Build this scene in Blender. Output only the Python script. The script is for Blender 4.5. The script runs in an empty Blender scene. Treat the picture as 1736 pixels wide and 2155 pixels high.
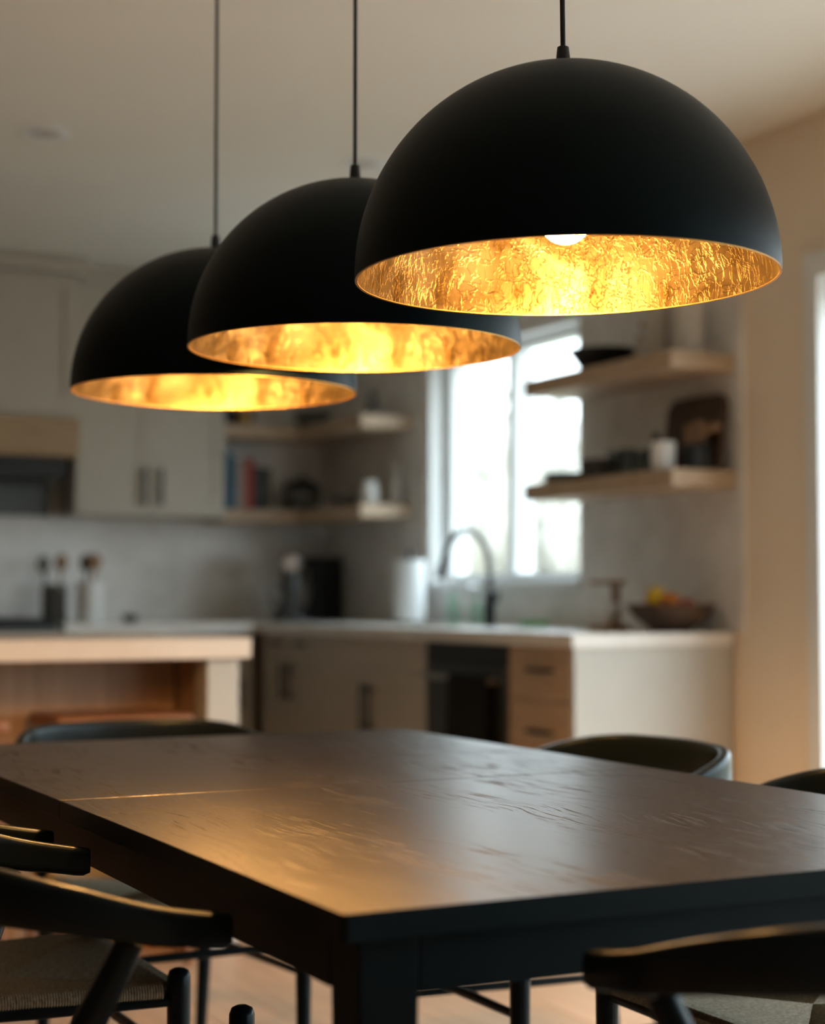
import bpy, bmesh, math, random
from mathutils import Vector, Matrix, noise
R = math.radians
PI = math.pi
random.seed(7)
SC = bpy.context.scene
COL = SC.collection

# ------------------------------------------------------------------ camera
cam_d = bpy.data.cameras.new('camera')
cam_d.sensor_fit = 'HORIZONTAL'
cam_d.sensor_width = 24.0
cam_d.lens = 3550.0 / 1736.0 * 24.0
cam_d.clip_start = 0.05
cam_d.clip_end = 300
cam_d.dof.use_dof = True
cam_d.dof.focus_distance = 2.32
cam_d.dof.aperture_fstop = 1.9
cam = bpy.data.objects.new('camera', cam_d)
COL.objects.link(cam)
cam.location = (0, 0, 1.05)
cam.rotation_euler = (R(90 + 2.89), 0, R(-26.93))
SC.camera = cam

# ------------------------------------------------------------------ sky + exposure
W = bpy.data.worlds.new('overcast_sky')
SC.world = W
W.use_nodes = True
wn = W.node_tree.nodes; wl = W.node_tree.links
wn.clear()
wo = wn.new('ShaderNodeOutputWorld'); wb = wn.new('ShaderNodeBackground')
wtc = wn.new('ShaderNodeTexCoord'); wsx = wn.new('ShaderNodeSeparateXYZ')
wr = wn.new('ShaderNodeValToRGB')
wl.new(wtc.outputs['Generated'], wsx.inputs[0]); wl.new(wsx.outputs['Z'], wr.inputs[0])
wr.color_ramp.elements[0].position = 0.0; wr.color_ramp.elements[0].color = (0.29, 0.32, 0.33, 1)
wr.color_ramp.elements[1].position = 1.0; wr.color_ramp.elements[1].color = (0.74, 0.88, 1.0, 1)
wl.new(wr.outputs[0], wb.inputs[0]); wb.inputs[1].default_value = 12.5
wl.new(wb.outputs[0], wo.inputs[0])
SC.view_settings.view_transform = 'Standard'
SC.view_settings.look = 'None'
SC.view_settings.gamma = 1.0
SC.view_settings.use_curve_mapping = False
SC.view_settings.exposure = 0.12
BULB = 560.0

def portal(name, loc, rot, sx, sy):
    d = bpy.data.lights.new(name, 'AREA'); d.shape = 'RECTANGLE'; d.size = sx; d.size_y = sy
    d.cycles.is_portal = True
    o = bpy.data.objects.new(name, d); COL.objects.link(o); o.location = loc; o.rotation_euler = rot
    return o
portal('sky_portal', (3.86, 6.28, 1.61), (0, R(90), 0), 1.0, 1.28)
portal('sky_portal', (3.86, 1.165, 1.06), (0, R(90), 0), 2.1, 6.1)

# ------------------------------------------------------------------ materials
def mat(name, col, rough=0.5, metal=0.0, spec=0.5):
    m = bpy.data.materials.new(name); m.use_nodes = True
    b = m.node_tree.nodes['Principled BSDF']
    b.inputs['Base Color'].default_value = (*col, 1)
    b.inputs['Roughness'].default_value = rough
    b.inputs['Metallic'].default_value = metal
    b.inputs['Specular IOR Level'].default_value = spec
    return m
def N(m, t): return m.node_tree.nodes.new(t)
def L(m, a, b): m.node_tree.links.new(a, b)
def coords(m, scale=(1, 1, 1), kind='Object'):
    tc = N(m, 'ShaderNodeTexCoord'); mp = N(m, 'ShaderNodeMapping')
    mp.inputs['Scale'].default_value = scale
    L(m, tc.outputs[kind], mp.inputs[0]); return mp.outputs[0]
def noisy(m, c0, c1, scale=(1, 1, 1), ns=5.0, detail=6, bump=0.0, dist=0.002, r0=None, r1=None, distort=0.0, p0=0.3, p1=0.7):
    b = m.node_tree.nodes['Principled BSDF']
    v = coords(m, scale)
    n = N(m, 'ShaderNodeTexNoise'); n.inputs['Scale'].default_value = ns; n.inputs['Detail'].default_value = detail
    n.inputs['Distortion'].default_value = distort
    L(m, v, n.inputs['Vector'])
    cr = N(m, 'ShaderNodeValToRGB')
    cr.color_ramp.elements[0].position = p0; cr.color_ramp.elements[0].color = (*c0, 1)
    cr.color_ramp.elements[1].position = p1; cr.color_ramp.elements[1].color = (*c1, 1)
    L(m, n.outputs['Fac'], cr.inputs[0]); L(m, cr.outputs[0], b.inputs['Base Color'])
    if bump:
        bp = N(m, 'ShaderNodeBump'); bp.inputs['Strength'].default_value = bump; bp.inputs['Distance'].default_value = dist
        L(m, n.outputs['Fac'], bp.inputs['Height']); L(m, bp.outputs[0], b.inputs['Normal'])
    if r0 is not None:
        mr = N(m, 'ShaderNodeMapRange'); mr.inputs['To Min'].default_value = r0; mr.inputs['To Max'].default_value = r1
        L(m, n.outputs['Fac'], mr.inputs[0]); L(m, mr.outputs[0], b.inputs['Roughness'])
    return m
def plain(name, col, rough=0.5, metal=0.0, spec=0.5, var=0.06, ns=12):
    m = mat(name, col, rough, metal, spec)
    c0 = tuple(x * (1 - var) for x in col); c1 = tuple(min(1, x * (1 + var)) for x in col)
    return noisy(m, c0, c1, ns=ns, detail=4)

M = {}
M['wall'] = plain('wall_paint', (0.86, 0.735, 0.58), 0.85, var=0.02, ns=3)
M['walldim'] = plain('low_bounce_wall', (0.22, 0.18, 0.14), 0.85, var=0.02, ns=3)  # unseen walls coloured dark to cut light bounced into the room
M['ceiling'] = plain('ceiling_paint', (0.82, 0.785, 0.69), 0.9, var=0.015, ns=2)
M['trim'] = plain('white_trim_paint', (0.80, 0.81, 0.80), 0.45, var=0.02)
M['cab'] = plain('greige_cabinet_paint', (0.48, 0.43, 0.36), 0.45, var=0.03)
M['endpanel'] = plain('light_panel_paint', (0.49, 0.475, 0.425), 0.5, var=0.02)
M['drawer'] = noisy(mat('oak_front', (0.3, 0.2, 0.13), 0.5), (0.36, 0.25, 0.165), (0.46, 0.33, 0.225), (6, 1.5, 20), 4, 6, 0.05)
M['quartz'] = noisy(mat('pale_quartz', (0.7, 0.66, 0.6), 0.25), (0.70, 0.66, 0.60), (0.80, 0.77, 0.72), (1, 1, 1), 6, 8, r0=0.2, r1=0.32)
M['islandtop'] = noisy(mat('cream_worktop', (0.75, 0.64, 0.53), 0.35), (0.74, 0.62, 0.50), (0.82, 0.71, 0.59), (1, 1, 1), 5, 6)
M['tile'] = noisy(mat('mottled_tile', (0.40, 0.36, 0.32), 0.3), (0.74, 0.71, 0.68), (0.90, 0.88, 0.85), (1, 1, 1), 7, 8, 0.25, 0.004, 0.14, 0.30)
M['oak'] = noisy(mat('pale_oak', (0.5, 0.36, 0.24), 0.5), (0.40, 0.28, 0.18), (0.56, 0.42, 0.29), (4, 4, 20), 3, 8, 0.1)
M['hoodwood'] = noisy(mat('hood_oak', (0.4, 0.27, 0.15), 0.5), (0.33, 0.21, 0.11), (0.42, 0.28, 0.15), (2, 4, 20), 3, 8)
M['islandwood'] = noisy(mat('island_panel_wood', (0.3, 0.18, 0.1), 0.5), (0.30, 0.18, 0.10), (0.42, 0.27, 0.16), (12, 12, 1.2), 3, 8)
M['darkwood'] = noisy(mat('walnut', (0.06, 0.03, 0.015), 0.5), (0.035, 0.018, 0.01), (0.08, 0.042, 0.022), (8, 8, 1), 3, 8)
M['stoolwood'] = noisy(mat('stool_wood', (0.2, 0.08, 0.03), 0.45), (0.20, 0.075, 0.025), (0.32, 0.13, 0.05), (10, 2, 2), 3, 8)
M['midwood'] = noisy(mat('mid_wood', (0.3, 0.17, 0.08), 0.5), (0.22, 0.12, 0.06), (0.38, 0.23, 0.12), (8, 8, 1), 3, 8)
M['black'] = plain('satin_black', (0.010, 0.013, 0.015), 0.45, spec=0.4)
M['steel'] = plain('brushed_steel', (0.45, 0.45, 0.45), 0.28, 1.0)
M['darksteel'] = plain('dark_steel', (0.075, 0.08, 0.08), 0.38, 0.6)
M['white'] = plain('white_ceramic', (0.78, 0.78, 0.76), 0.35, var=0.02)
M['paper'] = plain('paper_roll', (0.82, 0.85, 0.86), 0.9, var=0.02)
M['greyc'] = plain('grey_stoneware', (0.13, 0.13, 0.12), 0.5)
M['palec'] = plain('pale_stoneware', (0.55, 0.50, 0.44), 0.6)
M['brass'] = plain('aged_brass', (0.35, 0.22, 0.08), 0.4, 0.9)
M['chair'] = plain('black_lacquer', (0.006, 0.009, 0.011), 0.30, spec=0.2)
M['shade'] = noisy(mat('matte_black_shade', (0.005, 0.007, 0.008), 0.45, spec=0.10), (0.002, 0.004, 0.005), (0.003, 0.005, 0.006), ns=120, bump=0.05, dist=0.0005)
M['cordm'] = plain('black_textile_cable', (0.012, 0.013, 0.011), 0.7)
M['yellow'] = plain('lemon_peel', (0.75, 0.48, 0.02), 0.5)
M['orange'] = plain('orange_peel', (0.60, 0.20, 0.02), 0.5)
M['red'] = plain('red_apple', (0.32, 0.05, 0.02), 0.35)
M['green'] = plain('green_sponge', (0.16, 0.38, 0.14), 0.9)
for nm, c in dict(b_blue=(0.02, 0.10, 0.17), b_grey=(0.28, 0.30, 0.32), b_pink=(0.42, 0.24, 0.20), b_red=(0.30, 0.05, 0.035), b_dark=(0.04, 0.05, 0.06), b_olive=(0.08, 0.075, 0.03)).items():
    M[nm] = plain('cloth_' + nm[2:], c, 0.7)
M['pages'] = plain('book_pages', (0.6, 0.55, 0.45), 0.9)
M['towel'] = plain('black_cloth', (0.008, 0.010, 0.010), 0.95)
M['fence'] = noisy(mat('fence_wood', (0.3, 0.2, 0.12), 0.8), (0.20, 0.13, 0.08), (0.30, 0.20, 0.125), (3, 3, 1), 4)
M['grass'] = noisy(mat('dry_grass', (0.12, 0.12, 0.06), 0.95), (0.10, 0.085, 0.05), (0.17, 0.15, 0.08), ns=1.5)
M['bounce_slab'] = plain('bounce_slab_grey', (0.30, 0.29, 0.27), 0.85, ns=4)
M['bark'] = plain('bark', (0.38, 0.35, 0.31), 0.9, ns=20)
M['twig'] = plain('bare_twigs', (0.40, 0.38, 0.34), 0.9)

# floor planks: pale warm oak
M['plank'] = noisy(mat('floor_oak', (0.42, 0.28, 0.18), 0.42), (0.48, 0.30, 0.18), (0.66, 0.43, 0.27), (9, 0.8, 1), 3, 8, 0.06, 0.001)

# dark oak table: fine open grain running along the table's length
def wood_table():
    m = mat('dark_stained_oak', (0.02, 0.013, 0.009), 0.36, spec=0.5)
    b = m.node_tree.nodes['Principled BSDF']
    v = coords(m, (1, 1, 1))
    big = N(m, 'ShaderNodeTexNoise'); big.inputs['Scale'].default_value = 2.2; big.inputs['Detail'].default_value = 2
    L(m, v, big.inputs['Vector'])
    mix = N(m, 'ShaderNodeVectorMath'); mix.operation = 'MULTIPLY_ADD'
    mix.inputs[1].default_value = (0.16, 0.05, 0.0)
    L(m, big.outputs['Color'], mix.inputs[0]); L(m, v, mix.inputs[2])
    mp = N(m, 'ShaderNodeMapping'); mp.inputs['Scale'].default_value = (110, 5.0, 30)
    L(m, mix.outputs[0], mp.inputs[0])
    g = N(m, 'ShaderNodeTexNoise'); g.inputs['Scale'].default_value = 1.6; g.inputs['Detail'].default_value = 5; g.inputs['Roughness'].default_value = 0.6
    L(m, mp.outputs[0], g.inputs['Vector'])
    pores = N(m, 'ShaderNodeMapRange'); pores.inputs['From Min'].default_value = 0.30; pores.inputs['From Max'].default_value = 0.47
    L(m, g.outputs['Fac'], pores.inputs[0])
    # cathedral figure: rings
    mp2 = N(m, 'ShaderNodeMapping'); mp2.inputs['Scale'].default_value = (7.0, 0.9, 1)
    L(m, mix.outputs[0], mp2.inputs[0])
    patch = N(m, 'ShaderNodeTexNoise'); patch.inputs['Scale'].default_value = 1.0; patch.inputs['Detail'].default_value = 2
    L(m, mp2.outputs[0], patch.inputs['Vector'])
    pm = N(m, 'ShaderNodeMapRange'); pm.inputs['From Min'].default_value = 0.44; pm.inputs['From Max'].default_value = 0.57
    L(m, patch.outputs['Fac'], pm.inputs[0])
    inv = N(m, 'ShaderNodeMath'); inv.operation = 'SUBTRACT'; inv.inputs[0].default_value = 1.0
    L(m, pores.outputs[0], inv.inputs[1])
    dep = N(m, 'ShaderNodeMath'); dep.operation = 'MULTIPLY'
    L(m, inv.outputs[0], dep.inputs[0]); L(m, pm.outputs[0], dep.inputs[1])
    hgt = N(m, 'ShaderNodeMath'); hgt.operation = 'MULTIPLY_ADD'; hgt.inputs[1].default_value = -1.0
    L(m, dep.outputs[0], hgt.inputs[0])
    sm = N(m, 'ShaderNodeMath'); sm.operation = 'MULTIPLY'; sm.inputs[1].default_value = 0.04
    L(m, g.outputs['Fac'], sm.inputs[0]); L(m, sm.outputs[0], hgt.inputs[2])
    bp = N(m, 'ShaderNodeBump'); bp.inputs['Strength'].default_value = 0.5; bp.inputs['Distance'].default_value = 0.0005
    L(m, hgt.outputs[0], bp.inputs['Height']); L(m, bp.outputs[0], b.inputs['Normal'])
    cm = N(m, 'ShaderNodeMix'); cm.data_type = 'RGBA'
    cm.inputs[6].default_value = (0.009, 0.0055, 0.004, 1); cm.inputs[7].default_value = (0.004, 0.003, 0.002, 1)
    L(m, dep.outputs[0], cm.inputs[0]); L(m, cm.outputs[2], b.inputs['Base Color'])
    rr = N(m, 'ShaderNodeMapRange'); rr.inputs['To Min'].default_value = 0.32; rr.inputs['To Max'].default_value = 0.75
    L(m, dep.outputs[0], rr.inputs[0]); L(m, rr.outputs[0], b.inputs['Roughness'])
    sp = N(m, 'ShaderNodeMapRange'); sp.inputs['To Min'].default_value = 0.46; sp.inputs['To Max'].default_value = 0.08
    L(m, dep.outputs[0], sp.inputs[0]); L(m, sp.outputs[0], b.inputs['Specular IOR Level'])
    return m
M['table'] = wood_table()
M['tableleg'] = plain('dark_stained_leg', (0.003, 0.005, 0.006), 0.5, spec=0.15)

# crumpled gold leaf lining
def gold_leaf():
    m = mat('gold_leaf', (1.0, 0.62, 0.17), 0.34, 1.0)
    b = m.node_tree.nodes['Principled BSDF']
    v = coords(m)
    a = N(m, 'ShaderNodeTexNoise'); a.inputs['Scale'].default_value = 9; a.inputs['Detail'].default_value = 6; a.inputs['Distortion'].default_value = 1.2
    L(m, v, a.inputs['Vector'])
    cr = N(m, 'ShaderNodeValToRGB')
    e = cr.color_ramp.elements
    e[0].position = 0.34; e[0].color = (0.055, 0.034, 0.010, 1)
    e[1].position = 0.62; e[1].color = (0.20, 0.155, 0.085, 1)
    L(m, a.outputs['Fac'], cr.inputs[0]); L(m, cr.outputs[0], b.inputs['Base Color'])
    # creases: two crossed sets of thin scratch-like wrinkles
    hs = []
    for sc, rot in (((90, 14, 34), 0.6), ((16, 95, 40), -0.8)):
        mp = N(m, 'ShaderNodeMapping'); mp.inputs['Scale'].default_value = sc; mp.inputs['Rotation'].default_value = (rot, rot * 0.6, 0)
        L(m, v, mp.inputs[0])
        w = N(m, 'ShaderNodeTexNoise'); w.inputs['Scale'].default_value = 1.0; w.inputs['Detail'].default_value = 3; w.inputs['Distortion'].default_value = 0.8
        L(m, mp.outputs[0], w.inputs['Vector'])
        s = N(m, 'ShaderNodeMath'); s.operation = 'SUBTRACT'; s.inputs[1].default_value = 0.5
        L(m, w.outputs['Fac'], s.inputs[0])
        ab = N(m, 'ShaderNodeMath'); ab.operation = 'ABSOLUTE'; L(m, s.outputs[0], ab.inputs[0])
        mr = N(m, 'ShaderNodeMapRange'); mr.inputs['From Max'].default_value = 0.03
        L(m, ab.outputs[0], mr.inputs[0]); hs.append(mr.outputs[0])
    ad = N(m, 'ShaderNodeMath'); ad.operation = 'ADD'; L(m, hs[0], ad.inputs[0]); L(m, hs[1], ad.inputs[1])
    a2 = N(m, 'ShaderNodeMath'); a2.operation = 'MULTIPLY_ADD'; a2.inputs[1].default_value = 6.0
    L(m, a.outputs['Fac'], a2.inputs[0]); L(m, ad.outputs[0], a2.inputs[2])
    bp = N(m, 'ShaderNodeBump'); bp.inputs['Strength'].default_value = 0.34; bp.inputs['Distance'].default_value = 0.0010
    L(m, a2.outputs[0], bp.inputs['Height']); L(m, bp.outputs[0], b.inputs['Normal'])
    rr = N(m, 'ShaderNodeMapRange'); rr.inputs['To Min'].default_value = 0.50; rr.inputs['To Max'].default_value = 0.30
    L(m, a.outputs['Fac'], rr.inputs[0]); L(m, rr.outputs[0], b.inputs['Roughness'])
    return m
M['gold'] = gold_leaf()
for k_, c_ in (('shade', (0.55, 0.85, 1.0, 1)), ('tableleg', (0.55, 0.85, 1.0, 1)), ('chair', (0.75, 0.92, 1.0, 1)), ('table', (1.0, 0.94, 0.87, 1))):
    M[k_].node_tree.nodes['Principled BSDF'].inputs['Specular Tint'].default_value = c_
M['rimgold'] = plain('gold_rim', (0.75, 0.42, 0.12), 0.4, 1.0)

def emit(name, col, s):
    m = bpy.data.materials.new(name); m.use_nodes = True
    b = m.node_tree.nodes['Principled BSDF']
    b.inputs['Base Color'].default_value = (0.9, 0.88, 0.8, 1)
    b.inputs['Emission Color'].default_value = (*col, 1); b.inputs['Emission Strength'].default_value = s
    return m
M['bulb'] = emit('lit_bulb', (1.0, 0.49, 0.14), BULB)

def pane_glass(name, tint=(1, 1, 1), gl=0.08):
    m = bpy.data.materials.new(name); m.use_nodes = True
    nt = m.node_tree; nt.nodes.clear()
    o = nt.nodes.new('ShaderNodeOutputMaterial'); t = nt.nodes.new('ShaderNodeBsdfTransparent'); g = nt.nodes.new('ShaderNodeBsdfGlossy')
    mx = nt.nodes.new('ShaderNodeMixShader'); fr = nt.nodes.new('ShaderNodeFresnel'); fr.inputs[0].default_value = 1.5
    t.inputs[0].default_value = (*tint, 1); g.inputs['Roughness'].default_value = 0.03
    ge = nt.nodes.new('ShaderNodeNewGeometry'); ml = nt.nodes.new('ShaderNodeMath'); ml.operation = 'MULTIPLY'
    iv = nt.nodes.new('ShaderNodeMath'); iv.operation = 'SUBTRACT'; iv.inputs[0].default_value = 1.0   # no mirror on the inner side of the sheet
    nt.links.new(ge.outputs['Backfacing'], iv.inputs[1]); nt.links.new(fr.outputs[0], ml.inputs[0]); nt.links.new(iv.outputs[0], ml.inputs[1])
    nt.links.new(ml.outputs[0], mx.inputs[0]); nt.links.new(t.outputs[0], mx.inputs[1]); nt.links.new(g.outputs[0], mx.inputs[2])
    nt.links.new(mx.outputs[0], o.inputs[0]); return m
M['pane'] = pane_glass('window_glass', (0.97, 0.985, 0.98))
M['tumbler'] = pane_glass('drinking_glass', (0.72, 0.76, 0.76))
M['soapglass'] = pane_glass('green_glass', (0.74, 0.88, 0.80))

def cordweave():
    m = mat('paper_cord', (0.34, 0.28, 0.19), 0.75)
    return noisy(m, (0.24, 0.19, 0.125), (0.46, 0.39, 0.28), (1, 1, 1), 160, 4, 0.4, 0.0008)
M['cordseat'] = cordweave()

# ------------------------------------------------------------------ mesh helpers
def B(): return bmesh.new()
def box(bm, x0, x1, y0, y1, z0, z1, bev=0.0, seg=2):
    vs = [bm.verts.new((x, y, z)) for x in (x0, x1) for y in (y0, y1) for z in (z0, z1)]
    fs = [(0, 1, 3, 2), (4, 6, 7, 5), (0, 4, 5, 1), (2, 3, 7, 6), (0, 2, 6, 4), (1, 5, 7, 3)]
    faces = [bm.faces.new([vs[i] for i in f]) for f in fs]
    if bev:
        es = list({e for f in faces for e in f.edges})
        bmesh.ops.bevel(bm, geom=es, offset=bev, segments=seg, profile=0.5, affect='EDGES')
    return bm
def lathe(bm, prof, n=32, c=(0, 0, 0), axis='z', closed=False):
    """prof: list of (r, h)"""
    rings = []
    for r, h in prof:
        if r < 1e-6:
            p = (0, 0, h) if axis == 'z' else ((h, 0, 0) if axis == 'x' else (0, h, 0))
            rings.append([bm.verts.new(Vector(c) + Vector(p))]); continue
        ring = []
        for k in range(n):
            a = 2 * PI * k / n; ca, sa = r * math.cos(a), r * math.sin(a)
            p = (ca, sa, h) if axis == 'z' else ((h, ca, sa) if axis == 'x' else (sa, h, ca))
            ring.append(bm.verts.new(Vector(c) + Vector(p)))
        rings.append(ring)
    pairs = list(zip(rings, rings[1:]))
    if closed: pairs.append((rings[-1], rings[0]))
    for a, b in pairs:
        if len(a) == 1 and len(b) == 1: continue
        for k in range(n):
            k2 = (k + 1) % n
            if len(a) == 1: bm.faces.new((a[0], b[k2], b[k]))
            elif len(b) == 1: bm.faces.new((a[k], a[k2], b[0]))
            else: bm.faces.new((a[k], a[k2], b[k2], b[k]))
    return bm
def smooth_path(pts, n=6):
    """Catmull-Rom through pts (tuples of any length)"""
    out = []
    P = [pts[0]] + list(pts) + [pts[-1]]
    for i in range(1, len(P) - 2):
        for k in range(n):
            t = k / n; t2 = t * t; t3 = t2 * t
            out.append(tuple(0.5 * (2 * b + (c - a) * t + (2 * a - 5 * b + 4 * c - d) * t2 + (3 * b - 3 * c + d - a) * t3)
                             for a, b, c, d in zip(P[i - 1], P[i], P[i + 1], P[i + 2])))
    out.append(tuple(pts[-1])); return out
def tube(bm, pts, rad, n=10, caps=True):
    """pts list of xyz; rad number or list"""
    pts = [Vector(p) for p in pts]
    rad = rad if isinstance(rad, (list, tuple)) else [rad] * len(pts)
    up = Vector((0, 0, 1)); rings = []; prev = None
    for i, p in enumerate(pts):
        t = (pts[min(i + 1, len(pts) - 1)] - pts[max(i - 1, 0)]).normalized()
        if prev is None:
            a = up if abs(t.dot(up)) < 0.9 else Vector((1, 0, 0))
            x = t.cross(a).normalized()
        else:
            x = (prev - t * prev.dot(t)).normalized()
        prev = x; y = t.cross(x)
        rings.append([bm.verts.new(p + (x * math.cos(2 * PI * k / n) + y * math.sin(2 * PI * k / n)) * rad[i]) for k in range(n)])
    for a, b in zip(rings, rings[1:]):
        for k in range(n): bm.faces.new((a[k], a[(k + 1) % n], b[(k + 1) % n], b[k]))
    if caps:
        bm.faces.new(rings[0][::-1]); bm.faces.new(rings[-1])
    return bm
def sweep_rect(bm, pts, hw, hh, pw=4.0, n=16):
    """superellipse section: hw sideways, hh vertical (numbers or lists), path pts horizontal-ish"""
    pts = [Vector(p) for p in pts]; m = len(pts)
    hw = hw if isinstance(hw, (list, tuple)) else [hw] * m
    hh = hh if isinstance(hh, (list, tuple)) else [hh] * m
    rings = []
    for i, p in enumerate(pts):
        t = (pts[min(i + 1, m - 1)] - pts[max(i - 1, 0)]); t.z = 0; t.normalize()
        s = Vector((-t.y, t.x, 0)); ring = []
        for k in range(n):
            a = 2 * PI * (k + 0.5) / n; ca, sa = math.cos(a), math.sin(a)
            x = math.copysign(abs(ca) ** (2 / pw), ca) * hw[i]; z = math.copysign(abs(sa) ** (2 / pw), sa) * hh[i]
            ring.append(bm.verts.new(p + s * x + Vector((0, 0, z))))
        rings.append(ring)
    for a, b in zip(rings, rings[1:]):
        for k in range(n): bm.faces.new((a[k], a[(k + 1) % n], b[(k + 1) % n], b[k]))
    bm.faces.new(rings[0][::-1]); bm.faces.new(rings[-1]); return bm
def prism(bm, poly, z0, z1, bev=0.0, seg=2):
    a = [bm.verts.new((x, y, z0)) for x, y in poly]; b = [bm.verts.new((x, y, z1)) for x, y in poly]
    n = len(poly); fs = [bm.faces.new(a[::-1]), bm.faces.new(b)]
    for k in range(n): bm.faces.new((a[k], a[(k + 1) % n], b[(k + 1) % n], b[k]))
    if bev:
        es = [e for e in fs[0].edges] + [e for e in fs[1].edges]
        bmesh.ops.bevel(bm, geom=es, offset=bev, segments=seg, profile=0.5, affect='EDGES')
    return bm
def rrect(x0, x1, y0, y1, r, n=5):
    out = []
    for cx, cy, a0 in ((x1 - r, y1 - r, 0), (x0 + r, y1 - r, 90), (x0 + r, y0 + r, 180), (x1 - r, y0 + r, 270)):
        for k in range(n + 1):
            a = R(a0 + 90 * k / n); out.append((cx + r * math.cos(a), cy + r * math.sin(a)))
    return out
def obj(name, bm, m, parent=None, smooth=False, angle=35, label=None, kind=None):
    bmesh.ops.recalc_face_normals(bm, faces=bm.faces)
    me = bpy.data.meshes.new(name); bm.to_mesh(me); bm.free()
    me.materials.append(m)
    if smooth:
        me.polygons.foreach_set('use_smooth', [True] * len(me.polygons))
        try: me.set_sharp_from_angle(angle=R(angle))
        except Exception: pass
    o = bpy.data.objects.new(name, me); COL.objects.link(o)
    if parent: o.parent = parent
    if label: o['label'] = label
    if kind: o['kind'] = kind
    return o
def thing(name, label, cat, loc=(0, 0, 0), rz=0, group=None):
    o = bpy.data.objects.new(name, None); COL.objects.link(o); o.empty_display_size = 0.1
    o.location = loc; o.rotation_euler = (0, 0, rz); o['label'] = label; o['category'] = cat
    if group: o['group'] = group
    return o
def tag(o, label, cat, group=None, loc=None, rz=None):
    o['label'] = label; o['category'] = cat
    if group: o['group'] = group
    if loc: o.location = loc
    if rz is not None: o.rotation_euler = (0, 0, rz)
    return o
def struct(name, bm, m, parent=None, **k):
    o = obj(name, bm, m, parent, **k)
    if parent is None: o['kind'] = 'structure'
    return o
def dup(root, loc, rz=0, label=None, group=None):
    def cp(o, par):
        c = o.copy(); COL.objects.link(c)
        if par: c.parent = par
        for ch in list(o.children): cp(ch, c)
        return c
    r = cp(root, None); r.location = loc; r.rotation_euler = (0, 0, rz)
    if label: r['label'] = label
    if group: r['group'] = group
    return r

# ------------------------------------------------------------------ room shell
X0, X1, Y0, Y1, H = -6.0, 3.61, -2.5, 8.1, 2.62
XP = -2.6      # planks are laid one by one from here to the window wall
T = 0.2
bm = B(); box(bm, X0, X1, Y0, Y1, -0.12, -0.02); box(bm, X0, XP - 0.002, Y0, Y1, -0.02, -0.0005); floor = struct('floor', bm, M['plank'])
rows = 38; pw = (X1 - XP) / rows
for i in range(rows):
    y = Y0; first = True
    while y < Y1 - 0.01:
        ln = random.uniform(0.5, 1.9) if first else random.uniform(1.5, 2.3); first = False
        y2 = min(Y1, y + ln)
        if Y1 - y2 < 0.35: y2 = Y1
        bm = B(); box(bm, -pw / 2 + 0.0012, pw / 2 - 0.0012, -(y2 - y) / 2 + 0.001, (y2 - y) / 2 - 0.001, -0.02, random.uniform(-0.0006, 0.0))
        o = obj('plank', bm, M['plank'], floor); o.location = (XP + pw * (i + 0.5), (y + y2) / 2, 0)
        y = y2
bm = B(); box(bm, X0 - T, X1 + T, Y0 - T, Y1 + T, H, H + 0.15); ceiling = struct('ceiling', bm, M['ceiling'])
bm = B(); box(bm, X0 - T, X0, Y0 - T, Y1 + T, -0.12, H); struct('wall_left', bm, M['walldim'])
bm = B(); box(bm, X0, X1, Y1, Y1 + T, -0.12, H); struct('wall_back', bm, M['wall'])
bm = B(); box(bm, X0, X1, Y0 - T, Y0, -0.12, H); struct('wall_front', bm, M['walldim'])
# window wall: kitchen window and glazed door
KW = (5.63, 6.93, 1.11, 2.165); GD = (-1.9, 4.23, 0.0, 2.10)
bm = B()
box(bm, X1, X1 + T, Y0 - T, GD[0], -0.12, H); box(bm, X1, X1 + T, GD[0], GD[1], GD[3], H); box(bm, X1, X1 + T, GD[0], GD[1], -0.12, -0.001)
box(bm, X1, X1 + T, GD[1], KW[0], -0.12, H); box(bm, X1, X1 + T, KW[0], KW[1], -0.12, KW[2]); box(bm, X1, X1 + T, KW[0], KW[1], KW[3], H)
box(bm, X1, X1 + T, KW[1], Y1 + T, -0.12, H); struct('wall_right', bm, M['wall'])

# kitchen window: reveal lining, frame, mullion, two panes
win = struct('window_1', box(B(), 3.69, 3.77, KW[0], KW[1], KW[2], KW[2] + 0.045), M['trim'])
bm = B(); e = 0.012
box(bm, 3.606, 3.69, KW[0], KW[0] + e, KW[2], KW[3]); box(bm, 3.606, 3.69, KW[1] - e, KW[1], KW[2], KW[3])
box(bm, 3.606, 3.69, KW[0] + e, KW[1] - e, KW[3] - e, KW[3]); obj('reveal_lining', bm, M['trim'], win)
bm = B(); box(bm, 3.57, 3.69, KW[0] - 0.02, KW[1] + 0.02, KW[2] - 0.03, KW[2] + 0.004, 0.004); obj('window_sill', bm, M['trim'], win)
bm = B()
box(bm, 3.69, 3.77, KW[0], KW[0] + 0.045, KW[2] + 0.045, KW[3]); box(bm, 3.69, 3.77, KW[1] - 0.07, KW[1], KW[2] + 0.045, KW[3])
box(bm, 3.69, 3.77, KW[0] + 0.045, KW[1] - 0.07, KW[3] - 0.045, KW[3]); obj('window_frame', bm, M['trim'], win)
bm = B(); box(bm, 3.685, 3.775, 6.275, 6.335, KW[2] + 0.045, KW[3] - 0.045); obj('mullion', bm, M['trim'], win)
for a, b in ((KW[0] + 0.045, 6.275), (6.335, KW[1] - 0.07)):
    bm = B(); box(bm, 3.727, 3.733, a, b, KW[2] + 0.045, KW[3] - 0.045); obj('pane', bm, M['pane'], win)
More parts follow.
